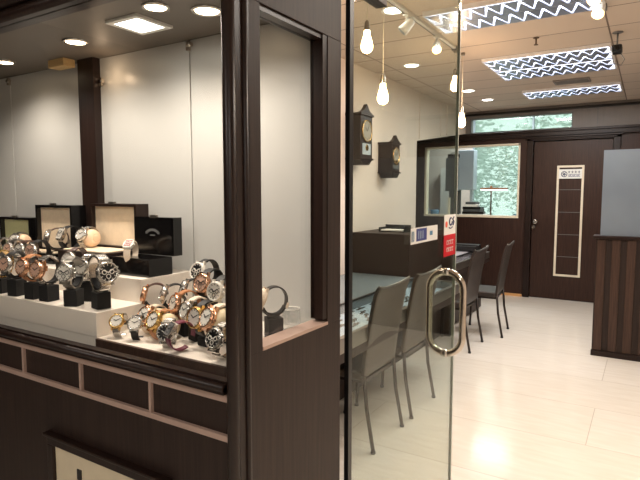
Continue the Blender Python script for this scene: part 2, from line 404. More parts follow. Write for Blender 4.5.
# rail mouldings under the glass
p = MB(); p.box(XL, -.634, .700, .744, 1.088, 1.102)
p.cyl((XL, .703, 1.1), (-.634, .703, 1.1), .008, seg=14); p.box(XL, -.634, .706, .724, 1.102, 1.112)
cp(p, 'front_rail', 'wood_gloss')
p = MB(); p.box(XL, -.64, .700, .745, 1.842, 2.60); p.cyl((XL, .700, 1.853), (-.64, .700, 1.853), .011, seg=16); p.cyl((XL, .698, 1.885), (-.64, .698, 1.885), .014, seg=16); p.box(XL, -.64, .688, .70, 1.905, 1.955); p.cyl((XL, .688, 1.965), (-.64, .688, 1.965), .015, seg=16)
cp(p, 'front_fascia', 'wood_gloss')
cp(MB().box(XL, -.64, .714, .720, 1.112, 1.842), 'front_glass', 'glass')
cp(MB().box(-1.058, -.656, .7445, .7525, 1.095, 1.1205), 'deck_lip', 'wood_slat', .001)
cp(MB().box(XL, -.656, .753, 1.078, 1.09, 1.12), 'display_deck', 'deck')
cp(MB().box(XL, -.656, .746, 1.08, 1.862, 1.89), 'case_ceiling', 'caseceil')
# rear boards
xs = [XL, -1.963, -1.577]
b1 = MB(); b1.box(XL, -1.967, 1.08, 1.098, 1.09, 1.862); b1.box(-1.963, -1.53, 1.08, 1.098, 1.09, 1.862)
b1.box(-1.50, -1.082, 1.08, 1.098, 1.09, 1.862); b1.box(-1.078, -.656, 1.08, 1.098, 1.09, 1.862)
cp(b1, 'rear_board', 'back', .0015)
cp(MB().box(XL, -.656, 1.098, 1.105, 0, 2.60), 'rear_backing', 'wood')
cp(MB().box(-1.537, -1.461, 1.055, 1.08, 1.12, 1.862), 'rear_post', 'wood_gloss')
cp(MB().box(XL-.005, XL+.02, .72, 1.1, 0, 2.60), 'end_panel', 'wood')
for (x, y, z) in ((-1.452, 1.072, 1.79), (-1.08, 1.072, 1.845), (-1.967, 1.072, 1.845)):
    q = MB(); q.box(x-.006, x+.006, y, y+.01, z-.012, z+.012); q.cyl((x+.005, y-.004, z), (x+.02, y-.004, z), .006); cp(q, 'board_clip', 'chrome')
q = MB(); q.box(-1.620, -1.54, 1.01, 1.05, 1.838, 1.862); cp(q, 'ceiling_block', 'peach_wood', .002)

def downlight(x, y, z, r, mat, label, grp=None, tilt=0):
    t = empty('recessed_downlight', (x, y, z), label, 'ceiling light', grp)
    m = MB()
    n = 28
    m.loft([((0, 0, 0), r*1.3), ((0, 0, -.004), r*1.3), ((0, 0, -.006), r*1.12), ((0, 0, -.001), r*1.0)], 28, False)
    m.build('trim_ring', 'steel' if tilt else 'white', t)
    b = MB(); b.loft([((0, 0, -.0005), r), ((0, 0, -.004), r*.96), ((0, 0, -.006), r*.6)], 24)
    if tilt:
        o = b.build('lamp_lens', mat, t)
    else:
        o = b.build('lamp_lens', mat, t)
    return t
downlight(-1.350, .924, 1.862, .026, 'warm', 'lit round eyeball downlight near the rear post inside the display case', None, 1)
downlight(-.870, .927, 1.862, .028, 'warm', 'lit round downlight beside the corner post inside the display case', None, 1)
downlight(-.950, .850, 1.862, .024, 'warm', 'round downlight cut by the top edge of the photo inside the display case', None, 1)
downlight(-1.745, .946, 1.862, .024, 'warm', 'round downlight at the left edge of the display case ceiling', None, 1)
t = empty('square_panel_light', (-1.080, .914, 1.862), 'small square white panel light set in the display case ceiling', 'ceiling light')
m = MB(); s = .056
m.box(-s, s, -s, -s+.014, -.006, 0); m.box(-s, s, s-.014, s, -.006, 0); m.box(-s, -s+.014, -s+.014, s-.014, -.006, 0); m.box(s-.014, s, -s+.014, s-.014, -.006, 0)
m.build('panel_frame', 'white', t); MB().box(-s+.014, s-.014, -s+.014, s-.014, -.004, 0).build('panel_diffuser', 'cool', t)

# picture frame on front panel
t = empty('framed_notice', (-1.0, .72, .6), 'dark framed cream notice on the front of the display case, cut by the bottom edge', 'framed picture')
m = MB(); m.box(-.205, .205, -.014, 0, .252, .275); m.box(-.205, -.182, -.014, 0, -.26, .252); m.box(.182, .205, -.014, 0, -.26, .252); m.box(-.205, .205, -.014, 0, -.283, -.26)
m.box(-.212, .212, -.02, 0, .272, .28)
m.build('frame', 'wood_gloss', t, .002)
n = MB().box(-.182, .182, -.006, 0, -.26, .252).build('notice', 'pic', t)
m = MB(); m.box(-.098, -.082, -.008, -.006, .19, .215); m.box(-.094, -.086, -.008, -.006, .16, .19)
for k in range(5): m.box(-.12, .12, -.008, -.006, .1-.07*k, .112-.07*k)
m.build('printed_mark', 'black', n)

# risers
o = MB().box(XL+.03, -1.061, .751, .880, 1.1205, 1.178).build('display_riser', 'deck', None, .0015); tag(o, 'low white step at the front of the display case under the black stands', 'display riser')
o = MB().box(XL+.03, -1.061, .8805, 1.054, 1.1205, 1.237).build('display_riser', 'deck', None, .0015); tag(o, 'taller white step at the rear of the display case under the watch boxes', 'display riser')

# watch boxes
def watch_box(x0, x1, y0, y1, z0, hb, yl, zl, mat, lin_, label, emblem=None, thick=.045, tray=True):
    cx = (x0+x1)/2
    t = empty('watch_box', (cx, (y0+y1)/2, z0), label, 'watch box')
    W = (x1-x0)/2; D = (y1-y0)/2
    m = MB(); m.box(-W, W, -D, D, 0, hb); m.build('box_base', mat, t, .002)
    if tray:
        MB().box(-W+.012, W-.012, -D+.01, D-.012, hb-.001, hb+.004).build('cushion_tray', lin_, t, .002)
    L = zl-z0-hb; yb = yl-(y0+y1)/2
    m = MB(); th = .008
    m.box(-W, W, yb+thick-th, yb+thick, hb, hb+L); m.box(-W, W, yb, yb+thick-th, hb+L-th, hb+L); m.box(-W, W, yb, yb+thick-th, hb, hb+th)
    m.box(-W, -W+th, yb, yb+thick-th, hb+th, hb+L-th); m.box(W-th, W, yb, yb+thick-th, hb+th, hb+L-th)
    lid = m.build('lid', mat, t)
    if lin_:
        MB().box(-W+th, W-th, yb+.014, yb+thick-th, hb+th, hb+L-th).build('lid_lining', lin_, lid)
    MB().box(-.012, .012, yb-.002, yb+.006, hb+L-.002, hb+L+.006).build('clasp', 'steelb', t)
    return t, lid, W, yb, hb, L
watch_box(-1.425, -1.219, .893, 1.00, 1.2375, .052, 1.0, 1.419, 'wood_gloss', 'cream', 'large dark wooden watch box with cream lining, open behind a watch on a tan cushion')
t, lid, W, yb, hb, L = watch_box(-1.213, -1.062, .905, .985, 1.2375, .046, .99, 1.385, 'laquer', None, 'black watch box with a silver crest inside its raised lid', thick=.03, tray=False)
m = MB(); m.box(-W+.004, W-.004, yb-.003, yb+.003, hb+.004, hb+L-.004); m.build('lid_face', 'laquer', lid)
m = MB()
for a in range(40, 141, 10):
    m.box(-.003, .003, -.001, .001, -.003, .003, Matrix.Translation((.030*cos(radians(a)), yb-.004, hb+L*.45+.022*sin(radians(a)))))
m.box(-.009, .009, yb-.005, yb-.003, hb+L*.45+.006, hb+L*.45+.009)
m.build('lid_emblem', 'grey', lid)
watch_box(-1.70, -1.508, .93, .995, 1.2375, .030, .995, 1.412, 'laquer', 'cream', 'dark upright watch box with cream lining left of the rear post', thick=.05)
watch_box(-1.93, -1.745, .95, 1.0, 1.2375, .024, 1.0, 1.368, 'laquer', 'green_lin', 'smallest dark watch box with olive lining at the far left of the step', thick=.05)

# watches
def make_watch(x, y, z, phi, elev, sc, case_m, dial_m, strap_m, shape, closed, label, bracelet=False, chrono=False, roll=0):
    t = empty('wristwatch', (x, y, z), label, 'watch', 'watches in the shop window case'); t.rotation_euler = (radians(roll), -radians(elev), radians(phi)); t.scale = (sc, sc, sc)
    r = .032; pts = []; nr = []; hw = []; th = []
    def ring(a0, a1, n):
        P = MB(); pts = []; nr = []; hw = []; th = []
        for i in range(n+1):
            a = radians(a0+(a1-a0)*i/n); pts.append((r*.93*cos(a), 0, r*1.04*sin(a))); nr.append((cos(a), 0, sin(a)))
            f = abs(math.degrees(a)-180)/145
            hw.append(.0085+.0025*f + (.0008 if (bracelet and i % 2) else 0)); th.append(.0030+(.0012 if (bracelet and i % 2) else 0))
        P.sweep_rect(pts, nr, (0, 1, 0), hw, th); return P
    if closed: ring(36, 324, 44).build('strap', strap_m, t)
    else:
        ring(36, 158, 20).build('strap', strap_m, t); ring(205, 324, 20).build('strap', strap_m, t)
    if not bracelet and closed:
        MB().box(-r-.0035, -r+.002, -.011, .011, -.007, .007).build('buckle', case_m, t, .001)
    R = .0215
    if shape == 'round':
        c = MB(); c.loft([((r-.008, 0, 0), R*.9), ((r-.005, 0, 0), R), ((r+.002, 0, 0), R), ((r+.004, 0, 0), R*.93)], 32)
        for sy in (-1, 1):
            for sz in (-1, 1): c.box(r-.008, r-.001, sy*.011-.002, sy*.011+.002, min(sz*.013, sz*.025), max(sz*.013, sz*.025))
        cs = c.build('case', case_m, t)
        b = MB(); b.tube([(r+.0042, R*.86*cos(a), R*.86*sin(a)) for a in [2*pi*i/32 for i in range(32)]], .0022, 8, True); b.build('bezel', case_m, cs)
        MB().cyl((r+.0035, 0, 0), (r+.0046, 0, 0), R*.78, seg=32).build('dial', dial_m, cs)
        wd = R*.7
    else:
        a, bb = (.0145, .019)
        c = MB(); c.prism([(r-.007, -a*.8, -bb), (r-.007, a*.8, -bb), (r-.007, a, -bb*.5), (r-.007, a*1.08, 0), (r-.007, a, bb*.5), (r-.007, a*.8, bb), (r-.007, -a*.8, bb), (r-.007, -a, bb*.5), (r-.007, -a*1.08, 0), (r-.007, -a, -bb*.5)], (.011, 0, 0))
        cs = c.build('case', case_m, t, .0015)
        MB().box(r+.0035, r+.0048, -a*.72, a*.72, -bb*.78, bb*.78).build('dial', dial_m, cs)
        wd = a*.62
    hm = 'dwhite' if dial_m in ('dblack', 'dred') else 'dblack'
    h = MB()
    for k in range(12):
        a = 2*pi*k/12
        h.box(-.0004, .0004, -.0006, .0006, -.0018, .0018, Matrix.Translation((r+.0050, wd*sin(a), wd*cos(a))) @ Matrix.Rotation(-a, 4, 'X'))
    if chrono:
        for (dy, dz) in ((0, -.0075), (.0075, .001), (-.0075, .001)):
            h.tube([(r+.005, dy+.0042*cos(a), dz+.0042*sin(a)) for a in [2*pi*i/14 for i in range(14)]], .0008, 5, True)
    h.build('hour_markers', hm, cs)
    h = MB()
    for a, l in ((1.05, .009), (-1.05, .012)):
        h.box(-.0004, .0004, -.0009, .0009, 0, l, Matrix.Translation((r+.0056, 0, 0)) @ Matrix.Rotation(a, 4, 'X'))
    h.cyl((r+.005, 0, 0), (r+.0065, 0, 0), .0014, seg=10)
    h.build('watch_hands', hm, cs)
    c = MB(); yy = R if shape == 'round' else .0155
    c.cyl((r-.001, yy-.001, 0), (r-.001, yy+.0045, 0), .0027, seg=12)
    if chrono:
        c.cyl((r-.001, yy-.003, .008), (r-.001, yy+.002, .009), .0018, seg=8); c.cyl((r-.001, yy-.003, -.008), (r-.001, yy+.002, -.009), .0018, seg=8)
    c.build('crown', case_m, cs)
    return t
def stand(x, y, z0, ztop, phi, sc, label, w=.017):
    t = empty('watch_stand', (x, y, z0), label, 'watch stand', 'black watch stands', radians(phi))
    h = ztop-z0
    MB().box(-w, w, -w, w, 0, h).build('stand_block', 'velvet', t, .0015)
    m = MB(); r = .0262*sc; n = 14; pts = []; nr = []
    for i in range(n+1):
        a = radians(200+140*i/n); pts.append((r*cos(a), 0, h+.0345*sc+r*1.02*sin(a))); nr.append((cos(a), 0, sin(a)))
    m.sweep_rect(pts, nr, (0, 1, 0), [.008]*(n+1), [.003]*(n+1))
    m.build('stand_cuff', 'velvet', t)
    return t
R1, R2, DK = 1.1785, 1.2375, 1.1205
def cushion(x, y, z, phi, sc, mat, label):
    t = empty('watch_cushion', (x, y, z), label, 'watch cushion', 'cushions holding watches', radians(phi))
    m = MB(); r = .0285*sc; L = .030*sc
    m.loft([((0, -L, 0), r*.55), ((0, -L*.85, 0), r*.85), ((0, -L*.5, 0), r), ((0, L*.5, 0), r), ((0, L*.85, 0), r*.85), ((0, L, 0), r*.55)], 24)
    m.build('cushion_body', mat, t)
    m = MB()
    for s_ in (-1, 1): m.cyl((0, s_*(L-.001), 0), (0, s_*(L+.002), 0), r*.4, r*.3)
    m.build('cushion_end', mat, t)
W_ = [
 # x, y, z, phi, elev, scale, case, dial, strap, shape, closed, bracelet, chrono, support(base z or None / cushion), label
 (-1.095, .79, 1.262, -12, 8, 1.12, 'steel', 'dblack', 'steel', 'round', 1, 1, 1, R1, 'big steel chronograph with black dial and white subdials, rightmost on the low step'),
 (-1.197, .835, 1.262, -55, 10, .9, 'steel', 'dwhite', 'steel', 'round', 1, 1, 0, R1, 'silver dial steel watch tucked just behind the big black dial chronograph'),
 (-1.178, .775, 1.258, -46, 8, 1.0, 'steel', 'dwhite', 'steelb', 'round', 1, 1, 1, R1, 'steel chronograph with silver white dial, second from the right on the low step'),
 (-1.262, .845, 1.274, -60, 12, .92, 'steel', 'dwhite', 'sbrown', 'round', 1, 0, 0, R1, 'silver dial watch on dark brown strap just left of the tucked steel one'),
 (-1.285, .778, 1.256, -66, 8, .95, 'gold', 'dpink', 'steel', 'round', 1, 1, 0, R1, 'rose gold watch on a wide steel bracelet, third from right on the low step'),
 (-1.345, .775, 1.258, -66, 10, .92, 'gold', 'dpink', 'stan', 'round', 1, 0, 0, R1, 'rose gold watch on tan strap left of the open steel bracelet'),
 (-1.425, .775, 1.260, -62, 10, .95, 'steel', 'dpink', 'sblack', 'round', 1, 0, 0, R1, 'pale rose dial watch on black strap at the left of the low step'),
 (-1.500, .775, 1.258, -58, 10, .98, 'gold', 'dpink', 'ygold', 'round', 1, 1, 0, R1, 'rose gold watch cut by the left photo edge on the low step'),
 (-1.528, .903, 1.2745, -62, 14, .95, 'steel', 'dpink', 'sblack', 'round', 1, 0, 1, R2, 'rose dial watch with black strap in a steel ring, front of the taller step'),
 (-1.588, .903, 1.272, -64, 14, .9, 'steel', 'dwhite', 'sbrown', 'round', 1, 0, 1, R2, 'silver watch left of the rose dial black strap watch on the taller step'),
 (-1.650, .903, 1.274, -64, 14, .9, 'steel', 'dpink', 'steelb', 'round', 1, 1, 0, R2, 'dull steel bracelet watch in the left cluster of the taller step'),
 (-1.725, .903, 1.276, -62, 14, .9, 'steel', 'dwhite', 'steel', 'round', 1, 1, 1, R2, 'bright steel watch at the far left of the taller step below the olive box'),
 (-1.553, .975, 1.308, -118, 15, .92, 'steel', 'dwhite', 'sbrown', 'round', 1, 0, 0, R2, 'upright open ring watch on brown strap before the cream lined upright box'),
 (-1.474, .968, 1.316, -92, 24, .98, 'steel', 'dwhite', 'sblack', 'barrel', 1, 0, 0, R2, 'silver barrel shaped watch on black strap raised on a tall block by the rear post'),
 (-1.72, .955, 1.293, -75, 22, .82, 'steel', 'dwhite', 'steel', 'round', 1, 1, 0, 'tan', 'steel watch wrapped on a tan cushion in the cream lined upright box'),
 (-1.375, .960, 1.3205, -85, 25, .85, 'steel', 'dwhite', 'steel', 'round', 1, 1, 0, 'tan', 'steel watch wrapped on a tan cushion in the large wooden box'),
 (-1.150, .925, 1.296, -62, 55, .80, 'dwhite', 'dred', 'swhite', 'barrel', 0, 0, 0, None, 'white barrel shaped watch with red brown dial lying in the black box'),
 (-1.002, .874, 1.202, -108, 15, .80, 'gold', 'dwhite', 'sbrown', 'round', 0, 0, 0, DK, 'slim watch on an open dark brown strap, leftmost open ring on the deck'),
 (-.968, .902, 1.200, -100, 20, .80, 'steel', 'dwhite', 'sblack', 'round', 0, 0, 0, DK, 'steel white dial watch on an open black strap, second open ring on the deck'),
 (-.930, .931, 1.212, -100, 20, .82, 'steel', 'dwhite', 'sblack', 'round', 1, 0, 0, DK, 'slender silver watch on a black strap ring, third ring on the deck'),
 (-.930, .975, 1.248, -64, 20, .95, 'dwhite', 'dblack', 'sblack', 'round', 1, 0, 1, DK, 'white bezel black dial watch standing highest on the right side of the case'),
 (-.868, .925, 1.235, -62, 14, .95, 'gold', 'dpink', 'sblack', 'round', 1, 0, 1, DK, 'rose gold chronograph on black strap just below the white bezel watch'),
 (-.790, .885, 1.232, -62, 10, .92, 'dwhite', 'dwhite', 'sblack', 'round', 1, 0, 1, DK, 'white chronograph on black strap beside the corner post'),
 (-.905, .880, 1.190, -82, 15, .88, 'gold', 'dwhite', 'stan', 'round', 1, 0, 0, DK, 'rose gold rimmed watch on tan strap in the middle of the deck cluster'),
 (-.853, .862, 1.184, -80, 15, .86, 'steel', 'dwhite', 'swhite', 'round', 1, 0, 0, DK, 'pale silver strap watch next to the tan strap watch in the deck cluster'),
 (-.803, .842, 1.180, -68, 12, .98, 'ygold', 'dwhite', 'sblack', 'round', 1, 0, 0, DK, 'yellow gold watch on black strap in the deck cluster'),
 (-.985, .855, 1.151, -70, 30, .90, 'gold', 'dwhite', 'swhite', 'round', 1, 0, 0, 'cream', 'rose gold watch on cream strap and cushion, left of the deck pair'),
 (-.925, .830, 1.151, -70, 30, .90, 'ygold', 'dwhite', 'stan', 'round', 1, 0, 0, 'cream', 'gold watch with tan band on cream cushion, right of the deck pair'),
 (-.872, .795, 1.147, -60, 18, .80, 'steel', 'dblack', 'steel', 'round', 1, 1, 0, None, 'steel watch with plain black dial lying low at the front of the deck'),
 (-.820, .778, 1.144, -80, 35, .78, 'steel', 'grey', 'spurple', 'barrel', 0, 0, 0, None, 'rectangular steel watch on a plum red strap at the front of the deck'),
 (-1.030, .793, 1.1445, -62, 35, .72, 'ygold', 'dwhite', 'steel', 'round', 0, 0, 0, None, 'small gold watch lying on the deck, left of the two loose ones'),
 (-.978, .800, 1.1445, -60, 35, .72, 'steel', 'dwhite', 'sblack', 'round', 0, 0, 0, None, 'small steel watch lying on the deck, right of the two loose ones'),
 (-.745, .820, 1.182, -80, 25, .98, 'gold', 'dwhite', 'swhite', 'round', 1, 0, 0, 'cream', 'rose gold watch on cream strap and cushion near the corner post'),
 (-.705, .787, 1.153, -66, 18, .88, 'steel', 'dblack', 'steel', 'round', 1, 1, 1, None, 'dark dial steel bracelet watch at the foot of the corner post'),
 (-.692, .930, 1.214, -125, 20, .84, 'swhite', 'dwhite', 'sblack', 'round', 1, 0, 0, DK, 'cream cased watch with black strap on a block behind the side window'),
]
SHORT = ['big black dial chronograph', 'silver watch behind the black dial chronograph', 'second chronograph from the right, low step', 'silver watch on dark brown strap, low step', 'rose gold watch on open steel bracelet', 'rose gold watch on tan strap, low step', 'pale rose dial watch, low step', 'rose gold watch cut by left edge', 'rose dial watch with steel ring, taller step', 'silver watch left of the rose dial one, taller step', 'dull steel bracelet watch, taller step', 'bright steel watch, far left of taller step', 'upright open ring watch', 'barrel shaped watch by the rear post', 'watch in the upright cream lined box', 'watch in the large wooden box', '', 'leftmost open ring watch on the deck', 'second open ring watch on the deck', 'third ring watch on the deck', 'white bezel black dial watch', 'rose gold chronograph below the white bezel watch', 'white chronograph beside the corner post', 'tan strap watch in the deck cluster', 'pale strap watch in the deck cluster', 'yellow gold watch on the deck', 'left watch of the deck pair', 'right watch of the deck pair', '', '', '', '', 'cream strap watch near the corner post', '', 'cream cased watch behind the side window']
for (x, y, z, ph, el, sc, cm, dm, sm, shp, cl, br, chn, sup, lab), sh in zip(W_, SHORT):
    if x < -1.15 and z < 1.29: ph -= 18
    elif x > -1.10 and 'lying' not in lab and 'side window' not in lab and 'big steel' not in lab: ph -= 28
    base_z = sup if isinstance(sup, float) else (DK if x > -1.05 and sup is None else None)
    if x > -1.055: sc *= 1.12
    else: sc *= 1.06
    if base_z is not None and sc > .5 and 'lying' not in lab: z = max(z, base_z+.0372*sc+.001)
    make_watch(x, y, z, ph, el, sc, cm, dm, sm, shp, bool(cl), lab, bool(br), bool(chn))
    if isinstance(sup, float):
        zt = z-.0368*sc-.0005
        if zt-sup > .004: stand(x, y, sup, zt, ph, sc, 'black stand under the '+sh)
    elif sup in ('tan', 'cream'):
        cushion(x, y, z, ph, sc, sup+'_cushion', sup+' cushion inside the strap of the '+sh)
tag(MB().box(-1.05, -1.005, .895, .94, DK, DK+.04).build('display_block', 'velvet', None, .001), 'empty square black block on the deck behind the cream cushions', 'display block')
# tumbler
t = empty('glass_tumbler', (-.716, 1.03, DK), 'small clear glass tumbler on the deck behind the side window', 'glass')
m = MB(); m.loft([((0, 0, 0), .016), ((0, 0, .006), .021), ((0, 0, .030), .024), ((0, 0, .056), .022)], 28, False); m.loft([((0, 0, .004), .015), ((0, 0, .008), .019), ((0, 0, .030), .0222), ((0, 0, .056), .0205)], 28, False)
m.build('tumbler_wall', 'tumbler', t)
m = MB(); m.tube([(.0212*cos(a), .0212*sin(a), .056) for a in [2*pi*i/28 for i in range(28)]], .0011, 6, True); m.tube([(.0175*cos(a), .0175*sin(a), .003) for a in [2*pi*i/28 for i in range(28)]], .0022, 6, True)
m.build('tumbler_rim', 'white', t)

# ------------------------------------------------------------------ shopfront glass door
XD = -.62
gd = empty('glass_door', (XD, 1.14, 0), 'frameless glass shop door standing open with a long steel ring handle', 'door')
def gp(mb, name, mat, bevel=0):
    o = mb.build(name, mat, None, bevel); o.parent = gd; o.matrix_parent_inverse = Matrix.Translation((-XD, -1.14, 0)); return o
gp(MB().box(XD-.005, XD+.005, 1.15, 1.975, .02, 2.32), 'door_pane', 'glass_door')
gp(MB().box(XD-.0052, XD+.0052, 1.975, 1.981, .02, 2.32), 'pane_edge', 'glass_edge')
gp(MB().box(XD-.006, XD+.006, 1.132, 1.15, .02, 2.32), 'hinge_strip', 'black')
m = MB(); m.box(XD-.016, XD+.016, 1.15, 1.315, 1.932, 1.99)
gp(m, 'patch_fitting', 'wood_gloss', .002)  # dark wood colour stands in for brown reflections on the metal
m = MB(); m.box(XD-.016, XD+.016, 1.15, 1.315, .005, .06)
gp(m, 'patch_fitting', 'steelb', .002)
pts = []
hy, zc_, hw_, hh = 1.888, 1.012, .0635, .152
for i in range(16):
    a = pi*i/15; pts.append((XD+hw_*cos(a), hy, zc_+hh-hw_+hw_*sin(a)))
for i in range(16):
    a = pi+pi*i/15; pts.append((XD+hw_*cos(a), hy, zc_-hh+hw_+hw_*sin(a)))
gp(MB().tube(pts, .0125, 14, True), 'ring_handle', 'chrome')
m = MB()
for z in (zc_+hh, zc_-hh): m.cyl((XD-.012, hy, z), (XD+.012, hy, z), .0135)
gp(m, 'handle_collar', 'steel')
# stickers on the glass
RY = Matrix(((0, 0, 1, 0), (1, 0, 0, 0), (0, 1, 0, 0), (0, 0, 0, 1)))  # text x->Y, y->Z, normal +X
def tY(y, z, x=XD+.0066): return Matrix.Translation((x, y, z)) @ RY
s1 = gp(MB().box(XD+.005, XD+.0062, 1.525, 1.765, 1.292, 1.342), 'card_sticker', 'white')
o = MB().box(XD+.0062, XD+.0068, 1.57, 1.66, 1.299, 1.338).build('sticker_print', 'blue', s1)
m = MB()
for y in (1.585, 1.603, 1.622): m.box(XD+.0068, XD+.0072, y, y+.006, 1.306, 1.331)
m.build('sticker_mark', 'lgrey', s1)
m = MB()
for y in (1.534, 1.546): m.tube([(XD+.0066, y+.004*cos(a), 1.316+.016*sin(a)) for a in [2*pi*i/12 for i in range(12)]], .0009, 5, True)
m.box(XD+.0062, XD+.0068, 1.69, 1.715, 1.311, 1.325)
m.build('sticker_mark', 'bluish', s1)
s2 = gp(MB().box(XD+.005, XD+.0062, 1.835, 1.965, 1.300, 1.372), 'logo_sticker', 'white')
s3 = gp(MB().box(XD+.005, XD+.0062, 1.835, 1.965, 1.222, 1.300), 'red_sticker', 'red')
m = MB(); m.cyl((XD+.006, 1.858, 1.338), (XD+.0072, 1.858, 1.338), .011, seg=16); m.build('sticker_dot', 'orange', s2)
m = MB()
m.tube([(XD+.0068, 1.905+.016*cos(a), 1.347+.013*sin(a)) for a in [pi*.4+1.6*pi*i/14 for i in range(15)]], .003, 6)
m.tube([(XD+.0068, 1.94, 1.362), (XD+.0068, 1.925, 1.355), (XD+.0068, 1.94, 1.345), (XD+.0068, 1.93, 1.333)], .003, 6)
m.tube([(XD+.0068, 1.885, 1.325), (XD+.0068, 1.905, 1.322), (XD+.0068, 1.925, 1.326)], .0022, 6)
m.build('sticker_swirl', 'navy', s2)
m = MB()
for z in (1.272, 1.246):
    for k in range(4): 
        y = 1.865+k*.02; m.box(XD+.0062, XD+.0068, y, y+.004, z-.008, z+.008); m.box(XD+.0062, XD+.0068, y, y+.014, z+.004, z+.008); m.box(XD+.0062, XD+.0068, y, y+.012, z-.008, z-.005)
m.build('sticker_lettering', 'white', s3)
struct(MB().box(-.62, XR, 1.10, 1.18, 2.33, ZC), 'wall_shopfront_header', 'wood')

# ------------------------------------------------------------------ store interior
o = MB().box(-2.315, -1.755, 4.325, 5.19, 0, 1.09).build('storage_cabinet', 'wood', None, .003); tag(o, 'tall dark laminate storage cabinet between the two sales desks', 'cabinet')
div = MB(); div.box(-2.315, -1.66, 5.20, 5.245, 0, 1.02)
o = div.build('low_partition', 'wood', None, .003); tag(o, 'narrow dark partition end standing just behind the tall storage cabinet', 'partition')
t = empty('document_tray', (-2.02, 4.62, 1.091), 'black tray of papers on top of the storage cabinet by the left wall', 'tray'); 
m = MB(); m.box(-.13, .13, -.08, .08, .0, .008); m.box(-.13, .13, .072, .08, .008, .06); m.box(-.13, -.122, -.08, .072, .008, .04); m.box(.122, .13, -.08, .072, .008, .05); m.build('tray_body', 'black', t, .002)
MB().box(-.11, .11, -.075, .06, .009, .02).build('paper_stack', 'paper', t)

def desk(x0, x1, y0, y1, ztop, label, xs, tray_mat, top_mat, floor_ped):
    t = empty('sales_desk', ((x0+x1)/2, (y0+y1)/2, 0), label, 'desk')
    ox, oy = (x0+x1)/2, (y0+y1)/2
    iv = Matrix.Translation((-ox, -oy, 0))
    def q(mb, name, mat, bevel=0):
        o = mb.build(name, mat, None, bevel); o.parent = t; o.matrix_parent_inverse = iv; return o
    zb = ztop-.13
    q(MB().box(x0, x1, y0, y1, zb, zb+.05), 'desk_body', 'wood', .002)
    if floor_ped == 'recess': q(MB().box(x0, x0+.53, y0+.03, y1-.03, 0, zb), 'pedestal', 'wood', .002)
    else: q(MB().box(x0, x1-.04, y0+.03, y1-.2, 0.02, zb), 'pedestal', 'wood', .002)
    f = MB(); f.box(x1-.028, x1, y0, y1, zb+.05, ztop); f.box(xs, x1-.028, y0, y0+.02, zb+.05, ztop); f.box(xs, x1-.028, y1-.02, y1, zb+.05, ztop)
    q(f, 'case_frame', 'steelb', .001)
    f = MB(); f.box(xs-.008, xs+.008, y0, y1, ztop-.012, ztop+.003)
    q(f, 'glass_joint', 'black')
    q(MB().box(xs, x1-.028, y0+.02, y1-.02, zb+.05, zb+.062), 'watch_tray', tray_mat)
    q(MB().box(x0, xs-.008, y0, y1, zb+.05, ztop), 'desk_top', top_mat, .001)
    q(MB().box(xs+.008, x1-.028, y0+.02, y1-.02, ztop-.008, ztop-.001), 'glass_top', 'glass')
    return zb+.062
zt = desk(-2.315, -1.285, 1.95, 4.32, .72, 'glass topped sales desk beside the nearer chairs with watches laid in its tray', -1.70, 'tray', 'desk_grey', 'recess')
desk(-2.30, -1.72, 5.26, 6.95, .70, 'white topped sales desk behind the low partition', -1.92, 'desk_white', 'desk_white', 'full')
# watches laid in the desk tray
def laid():
    t = MB()
    t.box(-.055, -.014, -.008, .008, 0, .004); t.box(.014, .055, -.008, .008, 0, .004); 
    o = t.build('flat_laid_watch', ['sblack'], None, .001)
    tag(o, 'dark strap watch laid flat in rows under the glass of the nearer sales desk', 'watch', 'watches laid flat in the desk tray')
    c = MB(); c.cyl((0, 0, 0), (0, 0, .008), .016, seg=16); c.build('case', 'steel', o); c = MB(); c.cyl((0, 0, .008), (0, 0, .0086), .012, seg=16); c.build('dial', 'dblack', o)
    return o
first = laid(); cnt = 0
for i in range(6):
    for j in range(7):
        x = -1.665+i*.060; y = 2.75+j*.17 + (i % 2)*.07
        if x > -1.36 or (i >= 4 and j < 3) : continue
        o = first if cnt == 0 else copy_tree(first)
        cnt += 1
        o.location = (x+random.uniform(-.008, .008), y+random.uniform(-.02, .02), zt+.001); o.rotation_euler = (0, 0, radians(100+random.uniform(-14, 14)))
# black box on far desk
t = empty('black_equipment_box', (-1.99, 6.83, .70), 'flat black equipment box at the far end of the white topped desk', 'box')
m = MB(); m.box(-.17, .17, -.07, .07, .004, .095); m.build('box_body', 'black', t, .006); m = MB(); m.box(-.15, .15, -.072, -.07, .07, .075); m.build('front_slot', 'dgrey', t); m = MB(); [m.cyl((a, b, 0), (a, b, .005), .01) for a in (-.14, .14) for b in (-.05, .05)]; m.build('rubber_foot', 'black', t)

